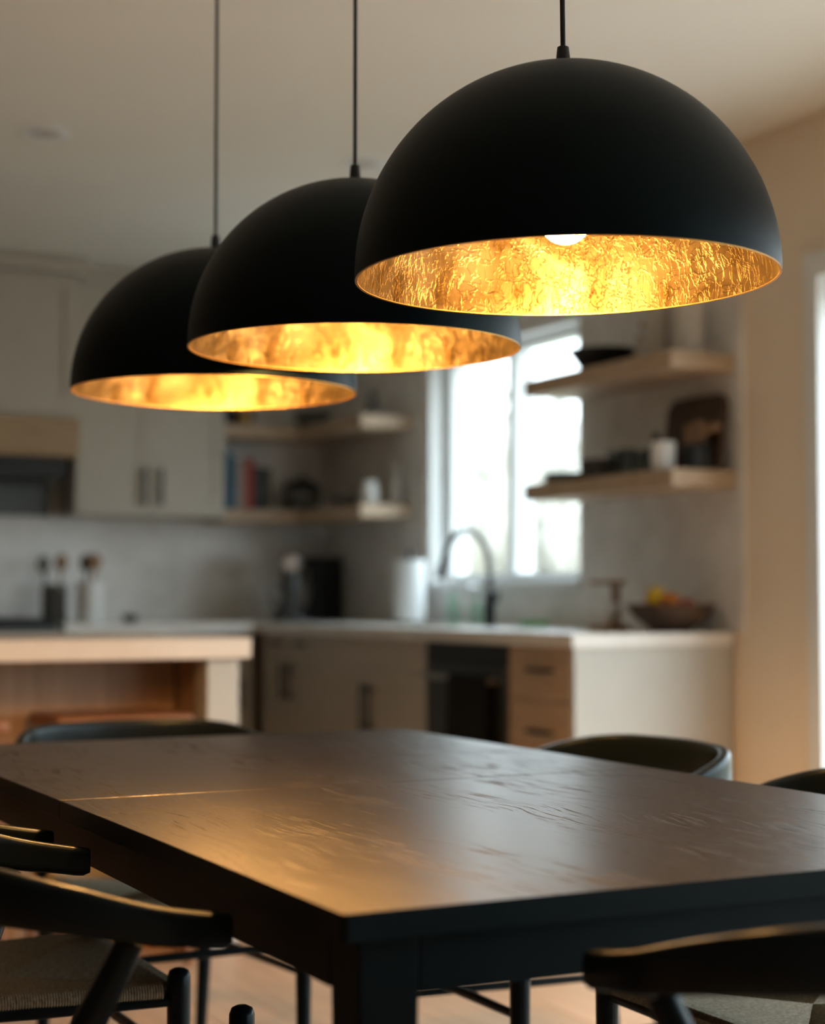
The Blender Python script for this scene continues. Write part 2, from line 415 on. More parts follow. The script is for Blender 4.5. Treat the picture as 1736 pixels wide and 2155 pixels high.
# glazed door
door = struct('door_1', box(B(), 3.66, 3.76, GD[0], GD[1], 0.0, 0.04), M['trim'])
bm = B(); box(bm, 3.588, 3.66, GD[1] - 0.03, GD[1] + 0.035, 0, GD[3] + 0.06, 0.003); obj('casing', bm, M['trim'], door)
bm = B(); box(bm, 3.588, 3.66, GD[0] - 0.035, GD[0] + 0.03, 0, GD[3] + 0.06, 0.003); obj('casing', bm, M['trim'], door)
bm = B(); box(bm, 3.588, 3.66, GD[0] + 0.03, GD[1] - 0.03, GD[3] - 0.02, GD[3] + 0.06, 0.003); obj('casing', bm, M['trim'], door)
nb = 5; bw = (GD[1] - GD[0]) / nb
for k in range(nb):
    a = GD[0] + bw * k; b = a + bw
    bm = B(); box(bm, 3.68, 3.74, a, a + 0.05, 0.04, GD[3] - 0.02); box(bm, 3.68, 3.74, b - 0.05, b, 0.04, GD[3] - 0.02)
    box(bm, 3.68, 3.74, a + 0.05, b - 0.05, 0.04, 0.12); box(bm, 3.68, 3.74, a + 0.05, b - 0.05, GD[3] - 0.08, GD[3] - 0.02)
    obj('door_frame', bm, M['trim'], door)
    bm = B(); box(bm, 3.707, 3.713, a + 0.05, b - 0.05, 0.12, GD[3] - 0.08); obj('pane', bm, M['pane'], door)
# tiled splashback on both kitchen walls
bm = B()
box(bm, 3.598, 3.612, 4.60, KW[0] - 0.021, 0.93, H - 0.001); box(bm, 3.598, 3.612, KW[1] + 0.021, Y1, 0.93, H - 0.001)
box(bm, 3.598, 3.612, KW[0] - 0.021, KW[1] + 0.021, 0.93, KW[2] - 0.031); box(bm, 3.598, 3.612, KW[0] - 0.021, KW[1] + 0.021, KW[3], H - 0.001)
box(bm, 0.0, 3.598, Y1 - 0.012, Y1 + 0.002, 0.93, H - 0.001)
struct('trim_1', bm, M['tile'])
bm = B(); box(bm, 3.594, 3.612, 4.27, 4.655, 0, 0.11, 0.002); struct('baseboard_right', bm, M['trim'])

# recessed ceiling lights (switched off)
def downlight(x, y, lab):
    t = thing('recessed_light', lab, 'ceiling light', (x, y, H), 0)
    bm = B(); lathe(bm, [(0.052, 0.0), (0.052, -0.002), (0.078, -0.005), (0.085, -0.002), (0.085, 0.0)], 28, closed=True); obj('trim_ring', bm, M['trim'], t, True)
    bm = B(); lathe(bm, [(0.0, -0.0025), (0.040, -0.0035), (0.051, -0.001), (0.051, 0.0), (0, 0)], 24); obj('diffuser', bm, M['palec'], t, True)
downlight(1.446, 5.593, 'small round recessed ceiling light at the upper left, switched off')
downlight(2.576, 5.462, 'small round recessed ceiling light just behind the cable of the middle pendant')

# ------------------------------------------------------------------ outdoors
bm = B(); box(bm, 8.0, 60, -40, 60, -0.5, -0.15); box(bm, 3.82, 8.0, 8.0, 60, -0.5, -0.15); box(bm, 3.82, 8.0, -40, -6.0, -0.5, -0.15); struct('ground', bm, M['grass'])
bm = B(); box(bm, 3.82, 8.0, -6.0, 8.0, -0.3, -0.08); struct('bounce_slab', bm, M['bounce_slab'])  # unseen slab outside the door, added to bounce daylight up to the ceiling
fence = thing('garden_fence', 'brown board garden fence far outside the kitchen window', 'fence', (19, 30, -0.15))
for k in range(60):
    bm = B(); box(bm, -0.015, 0.015, -0.145, 0.145, 0, 1.62 + 0.02 * (k % 2)); o = obj('board', bm, M['fence'], fence); o.location = (0, -13 + 0.3 * k, 0)
def tree(x, y, h, lab, seed):
    rnd = random.Random(seed)
    t = thing('bare_tree', lab, 'tree', (x, y, -0.15))
    bm = B(); tube(bm, smooth_path([(0, 0, 0), (0.05, 0.05, h * 0.35), (-0.05, 0.0, h * 0.7), (0.0, 0.05, h)], 4), [0.09 - 0.006 * i for i in range(13)], 8); obj('trunk', bm, M['bark'], t, True)
    bm = B()
    for k in range(46):
        z = h * rnd.uniform(0.3, 0.97); a = rnd.uniform(0, 2 * PI); l = (h - z) * 0.5 + 0.5; p = Vector((0, 0, z)); q = p + Vector((math.cos(a) * l, math.sin(a) * l, l * 0.8))
        tube(bm, [p, (p + q) / 2 + Vector((0, 0, -0.05)), q], [0.04, 0.025, 0.008], 5)
        for j in range(5):
            s = p.lerp(q, rnd.uniform(0.3, 1)); a2 = rnd.uniform(0, 2 * PI)
            tube(bm, [s, s + Vector((math.cos(a2), math.sin(a2), 0.8)) * rnd.uniform(0.3, 0.7)], [0.014, 0.004], 4)
    o = obj('branches', bm, M['twig'], t); o['kind'] = 'stuff'
tl_ = B(); rnd = random.Random(11)
for k in range(260):
    y = rnd.uniform(-12, 26); x = rnd.uniform(-2.5, 2.5); hgt = rnd.uniform(3.6, 6.2) * (0.8 + 0.2 * math.sin(y * 0.7)); r = rnd.uniform(0.7, 1.3)
    c = Vector((x, y, hgt - r)); m_ = bmesh.ops.create_icosphere(tl_, subdivisions=2, radius=r)
    for v in m_['verts']: v.co = Vector((v.co.x, v.co.y, v.co.z * 1.5)) * (1 + 0.35 * noise.noise(v.co * 2.3 + c)) + c
    if k % 4 == 0: tube(tl_, [(x, y, -0.4), (x, y, hgt - r)], [0.22, 0.12], 6)
o = obj('tree_belt', tl_, M['twig'], None); o.location = (26, 40, 0); o.rotation_euler = (0, 0, R(30)); o['kind'] = 'stuff'
tag(o, 'hazy pale belt of distant bare trees beyond the garden fence', 'trees')
tree(15.3, 27.0, 5.0, 'pale bare tree outside, seen through the left pane of the kitchen window', 3)
tree(19.4, 31.0, 5.4, 'pale bare tree outside, seen through the right pane of the kitchen window', 5)

# ------------------------------------------------------------------ pendants
RD = 0.28125
def pendant(loc, lab, tilt):
    t = thing('pendant_lamp', lab, 'pendant lamp', loc, 0, 'black dome pendants in a row over the table')
    ro, ri = RD, RD - 0.0025
    bm = B(); n = 96
    prof = [(ro * math.sin(R(a)), ro * math.cos(R(a))) for a in [4 + 86 * k / 40 for k in range(41)]]
    prof += [(ro, -0.004), (ri + 0.0008, -0.004)]
    prof += [(ri * math.sin(R(a)) + 0.0008, ri * math.cos(R(a)) + 0.0006) for a in [90 - 86 * k / 40 for k in range(41)]]
    lathe(bm, prof, n, closed=True); sh = obj('dome_shade', bm, M['shade'], t, True, 50)
    bm = B(); rl = ri - 0.0006
    prof = [(rl, -0.0035)] + [(rl * math.sin(R(a)), rl * math.cos(R(a))) for a in [90 - 86 * k / 40 for k in range(41)]]
    lathe(bm, prof, n); obj('gold_lining', bm, M['gold'], t, True, 60, label='crumpled gold leaf inside of the shade')
    bm = B(); lathe(bm, [(rl - 0.0008, -0.0045), (ro - 0.0006, -0.0048), (ro - 0.0006, -0.0036), (rl - 0.0008, -0.0034)], n, closed=True); obj('rim', bm, M['rimgold'], t, True)
    # cable grip on top
    bm = B(); lathe(bm, [(0, ro - 0.004), (0.021, ro - 0.004), (0.021, ro + 0.002), (0.0098, ro + 0.003), (0.0092, ro + 0.016), (0.0078, ro + 0.0285), (0.0052, ro + 0.030), (0, ro + 0.030)], 24); obj('cable_grip', bm, M['black'], t, True)
    top = H - loc[2]
    bm = B(); tube(bm, [(0, 0, ro + 0.028), (0, 0, top - 0.02)], 0.0034, 12); obj('cable', bm, M['cordm'], t, True)
    bm = B(); lathe(bm, [(0, top), (0.055, top), (0.055, top - 0.022), (0.05, top - 0.026), (0, top - 0.026)], 32); obj('ceiling_rose', bm, M['black'], t, True)
    bm = B(); lathe(bm, [(0, ro - 0.006), (0.021, ro - 0.006), (0.021, 0.145), (0.018, 0.14), (0, 0.14)], 24); obj('bulb_holder', bm, M['black'], t, True)
    c = 0.079; rb = 0.0355
    prof = [(0, c - rb)] + [(rb * math.sin(R(a)), c - rb * math.cos(R(a))) for a in range(12, 145, 12)] + [(0.0135, c + 0.048), (0.0135, 0.141), (0, 0.141)]
    bm = B(); lathe(bm, prof, 28); obj('bulb', bm, M['bulb'], t, True, 80)
    ax = Matrix.Rotation(R(-tilt), 4, Vector((0.452, 0.891, 0)))     # the shade hangs very slightly askew
    t.matrix_world = Matrix.Translation(loc) @ ax
    return t
pendant((1.189, 1.890, 1.475), 'large black dome pendant nearest the camera, gold leaf inside, bulb showing', 0.5)
pendant((1.197, 2.572, 1.473), 'middle one of the three black dome pendants, partly behind the nearest', 0)
pendant((1.156, 3.14, 1.458), 'farthest and leftmost black dome pendant with glowing gold inside', 0)

# ------------------------------------------------------------------ dining table
TX0, TX1, TY0, TY1, TZ = 0.672, 1.730, 1.468, 3.47, 0.75
tab = thing('dining_table', 'dark stained oak rectangular dining table below the three dome pendants', 'table', (1.2, 2.47, 0))
def tl(x0, x1, y0, y1, z0, z1, bev=0): 
    bm = B(); box(bm, x0 - 1.2, x1 - 1.2, y0 - 2.47, y1 - 2.47, z0, z1, bev); return bm
SEAM = 2.475
for a, b in ((TY0, SEAM - 0.0012), (SEAM + 0.0012, TY1)):
    r = 0.035; pts = []
    x0, x1 = TX0 - 1.2, TX1 - 1.2; ya, yb = a - 2.47, b - 2.47
    far = b > SEAM + 0.1
    if not far: r = 0.007
    def arc(cx, cy, a0): return [(cx + r * math.cos(R(a0 + 15 * k)), cy + r * math.sin(R(a0 + 15 * k))) for k in range(7)]
    if far: pts = [(x0, ya), (x1, ya)] + arc(x1 - r, yb - r, 0) + arc(x0 + r, yb - r, 90)
    else: pts = [(x1, yb), (x0, yb)] + arc(x0 + r, ya + r, 180) + arc(x1 - r, ya + r, 270)
    bm = B(); prism(bm, pts, TZ - 0.028, TZ, 0.0018, 2); lf = obj('table_leaf', bm, M['table'], tab)
    lf.data.materials.append(M['tableleg'])            # shade below the arris put into the colour, leg black on the sides
    for p in lf.data.polygons:
        if p.normal.z < 0.25: p.material_index = 1
i = 0.03; LG = 0.068; ZA = 0.66
for x0, x1, y0, y1 in ((TX0 + i + LG, TX1 - i - LG, TY0 + i, TY0 + i + 0.022), (TX0 + i + LG, TX1 - i - LG, TY1 - i - 0.022, TY1 - i),
                       (TX0 + i, TX0 + i + 0.022, TY0 + i + LG, TY1 - i - LG), (TX1 - i - 0.022, TX1 - i, TY0 + i + LG, TY1 - i - LG)):
    obj('apron', tl(x0, x1, y0, y1, ZA, TZ - 0.028), M['tableleg'], tab)
for x in (TX0 + i, TX1 - i - LG):
    for y in (TY0 + i, TY1 - i - LG):
        bm = B(); box(bm, x - 1.2, x - 1.2 + LG, y - 2.47, y - 2.47 + LG, 0, TZ - 0.028, 0.004)
        for v in bm.verts:
            f = 1 - max(0, (0.6 - v.co.z)) * 0.35; cx = x - 1.2 + LG / 2; cy = y - 2.47 + LG / 2
            v.co.x = cx + (v.co.x - cx) * f; v.co.y = cy + (v.co.y - cy) * f
        obj('leg', bm, M['tableleg'], tab)

# ------------------------------------------------------------------ wishbone-type chairs
def woven(bm):
    zt = 0.452; th = 0.017
    A = [Vector((0.232, -0.232)), Vector((0.232, 0.232)), Vector((-0.20, 0.185)), Vector((-0.20, -0.185))]
    C = Vector((0.02, 0.0)); pitch = 0.0042
    for s in range(4):
        P, Q = A[s], A[(s + 1) % 4]; ln = (Q - P).length; n = int((ln - 0.045) / pitch); d = (Q - P).normalized()
        nrm = Vector((d.y, -d.x))
        if nrm.dot(P - C) < 0: nrm = -nrm
        for k in range(n):
            s0 = 0.0225 + (k + 0.5) * (ln - 0.045) / n
            E_ = P + d * s0; t = s0 / ln
            D_ = P.lerp(C, 2 * t) if t < 0.5 else Q.lerp(C, 2 - 2 * t)
            D_ = D_ + (D_ - C) * 0.0
            sag = 0.010 * (1 - abs(2 * t - 1))
            pp = [(E_ + nrm * 0.004, zt - 2 * th + 0.002), (E_ + nrm * 0.013, zt - th * 1.2), (E_ + nrm * 0.012, zt - th * 0.55), (E_ + nrm * 0.004, zt - 0.001),
                  (E_ - nrm * 0.012, zt - 0.001), (E_.lerp(D_, 0.55), zt - 0.004 - sag * 0.55), (D_, zt - 0.006 - sag)]
            hw = pitch * 0.5; rings = []
            for i_, (q, z) in enumerate(pp):
                nx = pp[min(i_ + 1, 6)]; pv = pp[max(i_ - 1, 0)]
                tv = Vector((*(nx[0] - pv[0]), nx[1] - pv[1])).normalized(); sd = Vector((d.x, d.y, 0)); up = tv.cross(sd).normalized()
                if up.dot(Vector((nrm.x, nrm.y, 1))) < 0: up = -up
                c = Vector((q.x, q.y, z)); rings.append([bm.verts.new(c - sd * hw - up * 0.0018), bm.verts.new(c + up * 0.0004), bm.verts.new(c + sd * hw - up * 0.0018)])
            for a, b in zip(rings, rings[1:]):
                for j in range(2): bm.faces.new((a[j], a[j + 1], b[j + 1], b[j]))
    # dark body under the strands
    vs = [bm.verts.new((p.x * 0.99, p.y * 0.99, zt - 0.010)) for p in A] ; c = bm.verts.new((C.x, C.y, zt - 0.020))
    vb = [bm.verts.new((p.x * 0.99, p.y * 0.99, zt - 0.030)) for p in A]
    for k in range(4): bm.faces.new((vs[k], vs[(k + 1) % 4], c)); bm.faces.new((vs[k], vb[k], vb[(k + 1) % 4], vs[(k + 1) % 4]))
    bm.faces.new(vb)
    return bm

HOOP = [(0.022, 0.270, 0.703), (-0.06, 0.277, 0.719), (-0.14, 0.268, 0.742), (-0.205, 0.232, 0.759), (-0.250, 0.165, 0.767), (-0.272, 0.085, 0.768), (-0.278, 0.0, 0.769)]
def make_chair(lab, group):
    t = thing('wishbone_chair', lab, 'chair', (0, 0, 0), 0, group)
    full = HOOP + [(x, -y, z) for x, y, z in HOOP[-2::-1]]
    pth = smooth_path(full, 6); m = len(pth); hw, hh, pts = [], [], []
    for i_, p in enumerate(pth):
        s = abs(2 * i_ / (m - 1) - 1)           # 1 at tips, 0 at crest
        w = 0.0125; h = 0.0195 + 0.0155 * min(1, max(0, (1 - s) * 1.5 - 0.15))
        tip = min(i_, m - 1 - i_)
        k = [0.84, 0.97, 1.0, 1.0][min(tip, 3)]
        hw.append(w * (0.75 + 0.25 * k)); hh.append(h * k); pts.append((p[0], p[1], p[2] - h * 1.0 + (1 - k) * h))
    bm = B(); sweep_rect(bm, pts, hw, hh, 4.5, 20); obj('top_rail', bm, M['chair'], t, True, 50)
    for s in (-1, 1):
        # front leg, rounded top standing proud of the seat
        bm = B(); lathe(bm, [(0, 0), (0.011, 0), (0.0135, 0.05), (0.0175, 0.30), (0.0185, 0.44), (0.0180, 0.462), (0.0150, 0.470), (0.008, 0.4735), (0, 0.474)], 20, (0.235, s * 0.235, 0)); obj('leg', bm, M['chair'], t, True, 60)
        # rear leg sweeping forward up to the arm
        pp = smooth_path([(-0.255, s * 0.185, 0.0), (-0.232, s * 0.186, 0.20), (-0.212, s * 0.190, 0.40), (-0.150, s * 0.228, 0.54), (-0.105, s * 0.255, 0.64), (-0.088, s * 0.266, 0.682)], 5)
        rr = [0.0115 + 0.0075 * math.sin(PI * min(1, k / (len(pp) - 1) * 1.15) * 0.8) for k in range(len(pp))]
        bm = B(); tube(bm, pp, rr, 14); obj('leg', bm, M['chair'], t, True, 60)
    # seat rails and stretchers
    for nm, a, b, r in (('seat_rail', (0.235, -0.235, 0.425), (0.235, 0.235, 0.425), 0.012), ('seat_rail', (-0.205, -0.19, 0.425), (-0.205, 0.19, 0.425), 0.012),
                        ('seat_rail', (0.235, 0.235, 0.425), (-0.205, 0.19, 0.425), 0.012), ('seat_rail', (0.235, -0.235, 0.425), (-0.205, -0.19, 0.425), 0.012),
                        ('stretcher', (0.235, 0.235, 0.27), (-0.225, 0.188, 0.27), 0.0095), ('stretcher', (0.235, -0.235, 0.27), (-0.225, -0.188, 0.27), 0.0095),
                        ('stretcher', (0.235, -0.235, 0.33), (0.235, 0.235, 0.33), 0.0095), ('stretcher', (-0.22, -0.188, 0.33), (-0.22, 0.188, 0.33), 0.0095)):
        bm = B(); a = Vector(a); b = Vector(b); tube(bm, [a, a.lerp(b, 0.5), b], [r * 0.8, r, r * 0.8], 12); obj(nm, bm, M['chair'], t, True, 60)
    # Y shaped splat
    bm = B()
    for s in (-1, 1):
        pp = smooth_path([(-0.210, s * 0.018, 0.425), (-0.232, s * 0.020, 0.53), (-0.252, s * 0.040, 0.60), (-0.266, s * 0.095, 0.665), (-0.262, s * 0.125, 0.705)], 5)
        for p_, q_ in zip(pp, pp[1:]):
            p_ = Vector(p_); q_ = Vector(q_); d = (q_ - p_).normalized(); sd = d.cross(Vector((1, 0, 0))).normalized() * 0.019; f = Vector((0.0045, 0, 0))
            vs = [bm.verts.new(v) for v in (p_ - sd - f, p_ + sd - f, p_ + sd + f, p_ - sd + f, q_ - sd - f, q_ + sd - f, q_ + sd + f, q_ - sd + f)]
            for fc in ((0, 1, 2, 3), (4, 5, 6, 7), (0, 1, 5, 4), (1, 2, 6, 5), (2, 3, 7, 6), (3, 0, 4, 7)): bm.faces.new([vs[i_] for i_ in fc])
    obj('back_splat', bm, M['chair'], t)
    bm = B(); woven(bm); o = obj('woven_seat', bm, M['cordseat'], t, False, label='natural paper cord woven seat'); o['kind'] = 'stuff'
    return t
GC = 'black chairs with woven cord seats around the table'
ch = make_chair('black chair with woven cord seat at the left side of the table, nearer the camera', GC)
ch.location = (0.645, 2.03, 0)
dup(ch, (0.645, 2.77, 0), 0, 'black cord seat chair on the left side of the table, second from the camera', GC)
dup(ch, (1.73, 2.03, 0), PI, 'black chair right of the table, its cord seat daylit below the edge', GC)
dup(ch, (1.73, 2.77, 0), PI, 'black round-backed chair right of the table, before the pale cabinet end', GC)
dup(ch, (1.19, 1.397, 0), PI / 2, 'black chair at the near end of the table, only its arm tip shows lower right', GC)
dup(ch, (1.17, 3.50, 0), -PI / 2, 'black chair at the far end of the table in front of the island', GC)

# ------------------------------------------------------------------ island
isl = thing('kitchen_island', 'wooden kitchen island with open knee space and square corner post', 'island', (0.6, 5.2, 0))
def ib(x0, x1, y0, y1, z0, z1, bev=0): bm = B(); box(bm, x0 - 0.6, x1 - 0.6, y0 - 5.2, y1 - 5.2, z0, z1, bev); return bm
obj('back_panel', ib(-0.55, 1.72, 5.02, 5.06, 0.0, 0.868), M['islandwood'], isl)
obj('carcass', ib(-0.55, 1.80, 5.06, 5.66, 0.0, 0.868), M['cab'], isl)
obj('corner_post', ib(1.72, 1.82, 4.72, 4.82, 0.0, 0.868, 0.003), M['endpanel'], isl)
obj('side_panel', ib(1.73, 1.81, 4.82, 5.06, 0.0, 0.868), M['islandwood'], isl)
obj('corner_post', ib(-0.65, -0.55, 4.72, 4.82, 0.0, 0.868, 0.003), M['endpanel'], isl)
obj('side_panel', ib(-0.64, -0.56, 4.82, 5.66, 0.0, 0.868), M['islandwood'], isl)
bm = ib(-0.70, 1.845, 4.685, 5.70, 0.87, 0.93, 0.004); it = obj('island_worktop', bm, M['islandtop']); tag(it, 'thick cream worktop of the island, bright front edge', 'countertop', loc=(0.6, 5.2, 0))
def stool(x, y, lab):
    t = thing('counter_stool', lab, 'stool', (x, y, 0), 0, 'wooden stools at the island')
    bm = B(); box(bm, -0.20, 0.20, -0.17, 0.17, 0.675, 0.715, 0.012, 3)
    for v in bm.verts: v.co.z -= 0.012 * (1 - min(1, (v.co.x / 0.2) ** 2)) if v.co.z > 0.69 else 0
    obj('seat', bm, M['stoolwood'], t, True)
    for sx in (-1, 1):
        for sy in (-1, 1):
            bm = B(); tube(bm, [(sx * 0.19, sy * 0.16, 0.0), (sx * 0.15, sy * 0.12, 0.677)], [0.011, 0.016], 10); obj('leg', bm, M['stoolwood'], t, True)
        bm = B(); tube(bm, [(sx * 0.178, -0.148, 0.2), (sx * 0.178, 0.148, 0.2)], 0.009, 8); obj('stretcher', bm, M['stoolwood'], t, True)
    return t
stool(1.45, 4.80, 'brown wooden stool at the island, seat peeking over the far chair')
stool(0.92, 4.80, 'brown wooden stool at the island at the left edge of the picture')

# ------------------------------------------------------------------ base cabinets, window run (fronts at x = 2.97)
FX = 2.97; BK = 3.597; CT = 0.885
def handle(par, kind, cx, cy, cz, ln=0.13, face='x', r=0.006):
    """black bar pull; face 'x': front looks to -x ; 'y': front looks to -y"""
    bm = B()
    if kind == 'h':
        if face == 'x':
            box(bm, cx - 0.034, cx - 0.024, cy - ln / 2, cy + ln / 2, cz - 0.007, cz + 0.007, 0.002)
            for s in (-1, 1): box(bm, cx - 0.026, cx, cy + s * ln * 0.38 - 0.005, cy + s * ln * 0.38 + 0.005, cz - 0.005, cz + 0.005)
        else:
            box(bm, cx - ln / 2, cx + ln / 2, cy - 0.034, cy - 0.024, cz - 0.007, cz + 0.007, 0.002)
            for s in (-1, 1): box(bm, cx + s * ln * 0.38 - 0.005, cx + s * ln * 0.38 + 0.005, cy - 0.026, cy, cz - 0.005, cz + 0.005)
    else:
        if face == 'x':
            box(bm, cx - 0.034, cx - 0.024, cy - 0.008, cy + 0.008, cz - ln / 2, cz + ln / 2, 0.002)
            for s in (-1, 1): box(bm, cx - 0.026, cx, cy - 0.005, cy + 0.005, cz + s * ln * 0.38 - 0.005, cz + s * ln * 0.38 + 0.005)
        else:
            box(bm, cx - 0.008, cx + 0.008, cy - 0.034, cy - 0.024, cz - ln / 2, cz + ln / 2, 0.002)
            for s in (-1, 1): box(bm, cx - 0.005, cx + 0.005, cy - 0.026, cy, cz + s * ln * 0.38 - 0.005, cz + s * ln * 0.38 + 0.005)
    return obj('handle', bm, M['black'], par)
def front(par, name, m, face, a0, a1, z0, z1, pos, shaker=True):
    """cabinet front panel with a shaker frame; face x: plane at x=pos looking -x, a along y"""
    bm = B(); g = 0.0015; a0 += g; a1 -= g; z0 += g; z1 -= g; fw = 0.055; rec = 0.008
    def bx(p0, p1, q0, q1, d0, d1):
        if face == 'x': box(bm, pos - d1, pos - d0, p0, p1, q0, q1)
        else: box(bm, p0, p1, pos - d1, pos - d0, q0, q1)
    if shaker and (z1 - z0) > 0.2 and (a1 - a0) > 0.2:
        bx(a0 + fw, a1 - fw, z0 + fw, z1 - fw, 0, 0.012); bx(a0, a0 + fw, z0, z1, 0, 0.02); bx(a1 - fw, a1, z0, z1, 0, 0.02)
        bx(a0 + fw, a1 - fw, z0, z0 + fw, 0, 0.02); bx(a0 + fw, a1 - fw, z1 - fw, z1, 0, 0.02)
    else: bx(a0, a1, z0, z1, 0, 0.02)
    return obj(name, bm, m, par)
FF = FX + 0.02
def base_unit(lab, y0, y1, m, name='base_cabinet'):
    t = thing(name, lab, 'cabinet', (0, 0, 0))
    bm = B(); box(bm, FF, BK, y0 + 0.001, y1 - 0.001, 0.09, CT); box(bm, FF + 0.05, BK, y0 + 0.001, y1 - 0.001, 0.0, 0.09); obj('carcass', bm, m, t); return t
u = base_unit('base cabinet with oak drawers between the dark dishwasher and the white end panel', 4.70, 5.105, M['cab'], 'drawer_cabinet')
d = front(u, 'drawer', M['drawer'], 'x', 4.70, 5.105, 0.70, CT, FF); handle(d, 'h', FX, 4.87, 0.806, 0.15)
d = front(u, 'drawer', M['drawer'], 'x', 4.70, 5.105, 0.40, 0.70, FF, False); handle(d, 'h', FX, 4.87, 0.60, 0.15)
d = front(u, 'drawer', M['drawer'], 'x', 4.70, 5.105, 0.095, 0.40, FF, False); handle(d, 'h', FX, 4.87, 0.30, 0.15)
obj('end_panel', box(B(), FX - 0.005, BK, 4.672, 4.70, 0.0, CT), M['endpanel'], u, label='pale painted end panel')
u = base_unit('greige sink cabinet below the faucet, two doors with black pulls', 5.73, 6.72, M['cab'], 'sink_cabinet')
front(u, 'false_drawer', M['cab'], 'x', 5.73, 6.72, 0.755, CT, FF)
d = front(u, 'door', M['cab'], 'x', 5.73, 6.225, 0.095, 0.755, FF); handle(d, 'v', FX, 6.19, 0.60, 0.20)
d = front(u, 'door', M['cab'], 'x', 6.225, 6.72, 0.095, 0.755, FF); handle(d, 'v', FX, 6.26, 0.60, 0.20)
u = base_unit('greige cabinet between sink cabinet and dark inner corner', 6.72, 7.40, M['cab'])
d = front(u, 'drawer', M['cab'], 'x', 6.72, 7.07, 0.755, CT, FF); handle(d, 'h', FX, 6.93, 0.84, 0.12)
d = front(u, 'drawer', M['cab'], 'x', 7.07, 7.40, 0.755, CT, FF); handle(d, 'h', FX, 7.2, 0.84, 0.12)
d = front(u, 'door', M['cab'], 'x', 6.72, 7.07, 0.095, 0.755, FF); handle(d, 'v', FX, 7.03, 0.67, 0.16)
d = front(u, 'door', M['cab'], 'x', 7.07, 7.40, 0.095, 0.755, FF); handle(d, 'v', FX, 7.11, 0.67, 0.16)
# dishwasher
dw = thing('dishwasher', 'dark steel dishwasher in the row of base cabinets below the window', 'dishwasher')
bm = B(); box(bm, FF, BK, 5.111, 5.724, 0.09, CT - 0.002); obj('body', bm, M['darksteel'], dw)
bm = B(); box(bm, FX - 0.005, FF, 5.113, 5.722, 0.12, 0.80, 0.003); obj('door', bm, M['darksteel'], dw)
bm = B(); box(bm, FX - 0.003, FF, 5.113, 5.722, 0.803, CT - 0.004, 0.002); obj('control_panel', bm, M['black'], dw)
bm = B(); tube(bm, [(FX - 0.045, 5.15, 0.755), (FX - 0.045, 5.685, 0.755)], 0.011, 12)
for y in (5.17, 5.665): tube(bm, [(FX - 0.045, y, 0.755), (FX - 0.003, y, 0.755)], 0.008, 8)
obj('handle', bm, M['steel'], dw, True)
# cloth over its handle
bm = B(); pth = [(FX - 0.020, 0.50), (FX - 0.024, 0.70), (FX - 0.030, 0.757), (FX - 0.045, 0.7715), (FX - 0.060, 0.757), (FX - 0.062, 0.70), (FX - 0.064, 0.55), (FX - 0.064, 0.33)]
rows_ = []
for k in range(13):
    y = 5.155 + 0.295 * k / 12; w = 0.003 * math.sin(k * 1.9)
    rows_.append([bm.verts.new((x - (abs(w) if z < 0.6 else 0) , y, z)) for x, z in pth])
for a, b in zip(rows_, rows_[1:]):
    for j in range(len(pth) - 1): bm.faces.new((a[j], a[j + 1], b[j + 1], b[j]))
bmesh.ops.solidify(bm, geom=bm.faces[:], thickness=0.002)
tag(obj('dish_towel', bm, M['towel'], None, True), 'black dish towel hanging over the dishwasher handle', 'towel')

# worktop on the window run, with sink opening
bm = B()
sx0, sx1, sy0, sy1 = 3.08, 3.36, 5.95, 6.55
box(bm, 2.95, BK, 4.66, sy0, CT, 0.93); box(bm, 2.95, sx0, sy0, sy1, CT, 0.93); box(bm, sx1, BK, sy0, sy1, CT, 0.93); box(bm, 2.95, BK, sy1, 8.087, CT, 0.93)
bmesh.ops.remove_doubles(bm, verts=bm.verts, dist=0.0001)
tag(obj('worktop', bm, M['quartz']), 'pale stone worktop running below the kitchen window', 'countertop')
bm = B(); box(bm, sx0 - 0.01, sx1 + 0.01, sy0 - 0.01, sy1 + 0.01, 0.70, CT - 0.001)
bm.faces.ensure_lookup_table()
top = [f for f in bm.faces if f.normal.z > 0.5 or f.calc_center_median().z > 0.88]
bmesh.ops.delete(bm, geom=top, context='FACES'); bmesh.ops.solidify(bm, geom=bm.faces[:], thickness=0.003)
tag(obj('sink', bm, M['steel']), 'undermounted steel sink below the window', 'sink')
# faucet
fa = thing('faucet', 'dark gooseneck faucet in front of the kitchen window', 'faucet', (3.43, 6.05, 0.93))
bm = B(); lathe(bm, [(0, 0), (0.030, 0), (0.030, 0.008), (0.024, 0.012), (0.024, 0.13), (0.020, 0.14), (0, 0.14)], 20); obj('base', bm, M['black'], fa, True)
bm = B(); tube(bm, smooth_path([(0, 0, 0.13), (0, 0, 0.24), (-0.02, 0, 0.33), (-0.08, 0, 0.39), (-0.14, 0, 0.385), (-0.19, 0, 0.33), (-0.215, 0, 0.26)], 5), 0.0135, 14); obj('spout', bm, M['darksteel'], fa, True)
bm = B(); tube(bm, [(-0.213, 0, 0.265), (-0.235, 0, 0.20)], [0.017, 0.019], 14); obj('spray_head', bm, M['darksteel'], fa, True)
bm = B(); tube(bm, [(0, -0.02, 0.10), (0.0, -0.055, 0.105), (0, -0.075, 0.15)], [0.012, 0.010, 0.006], 10); obj('lever', bm, M['black'], fa, True)

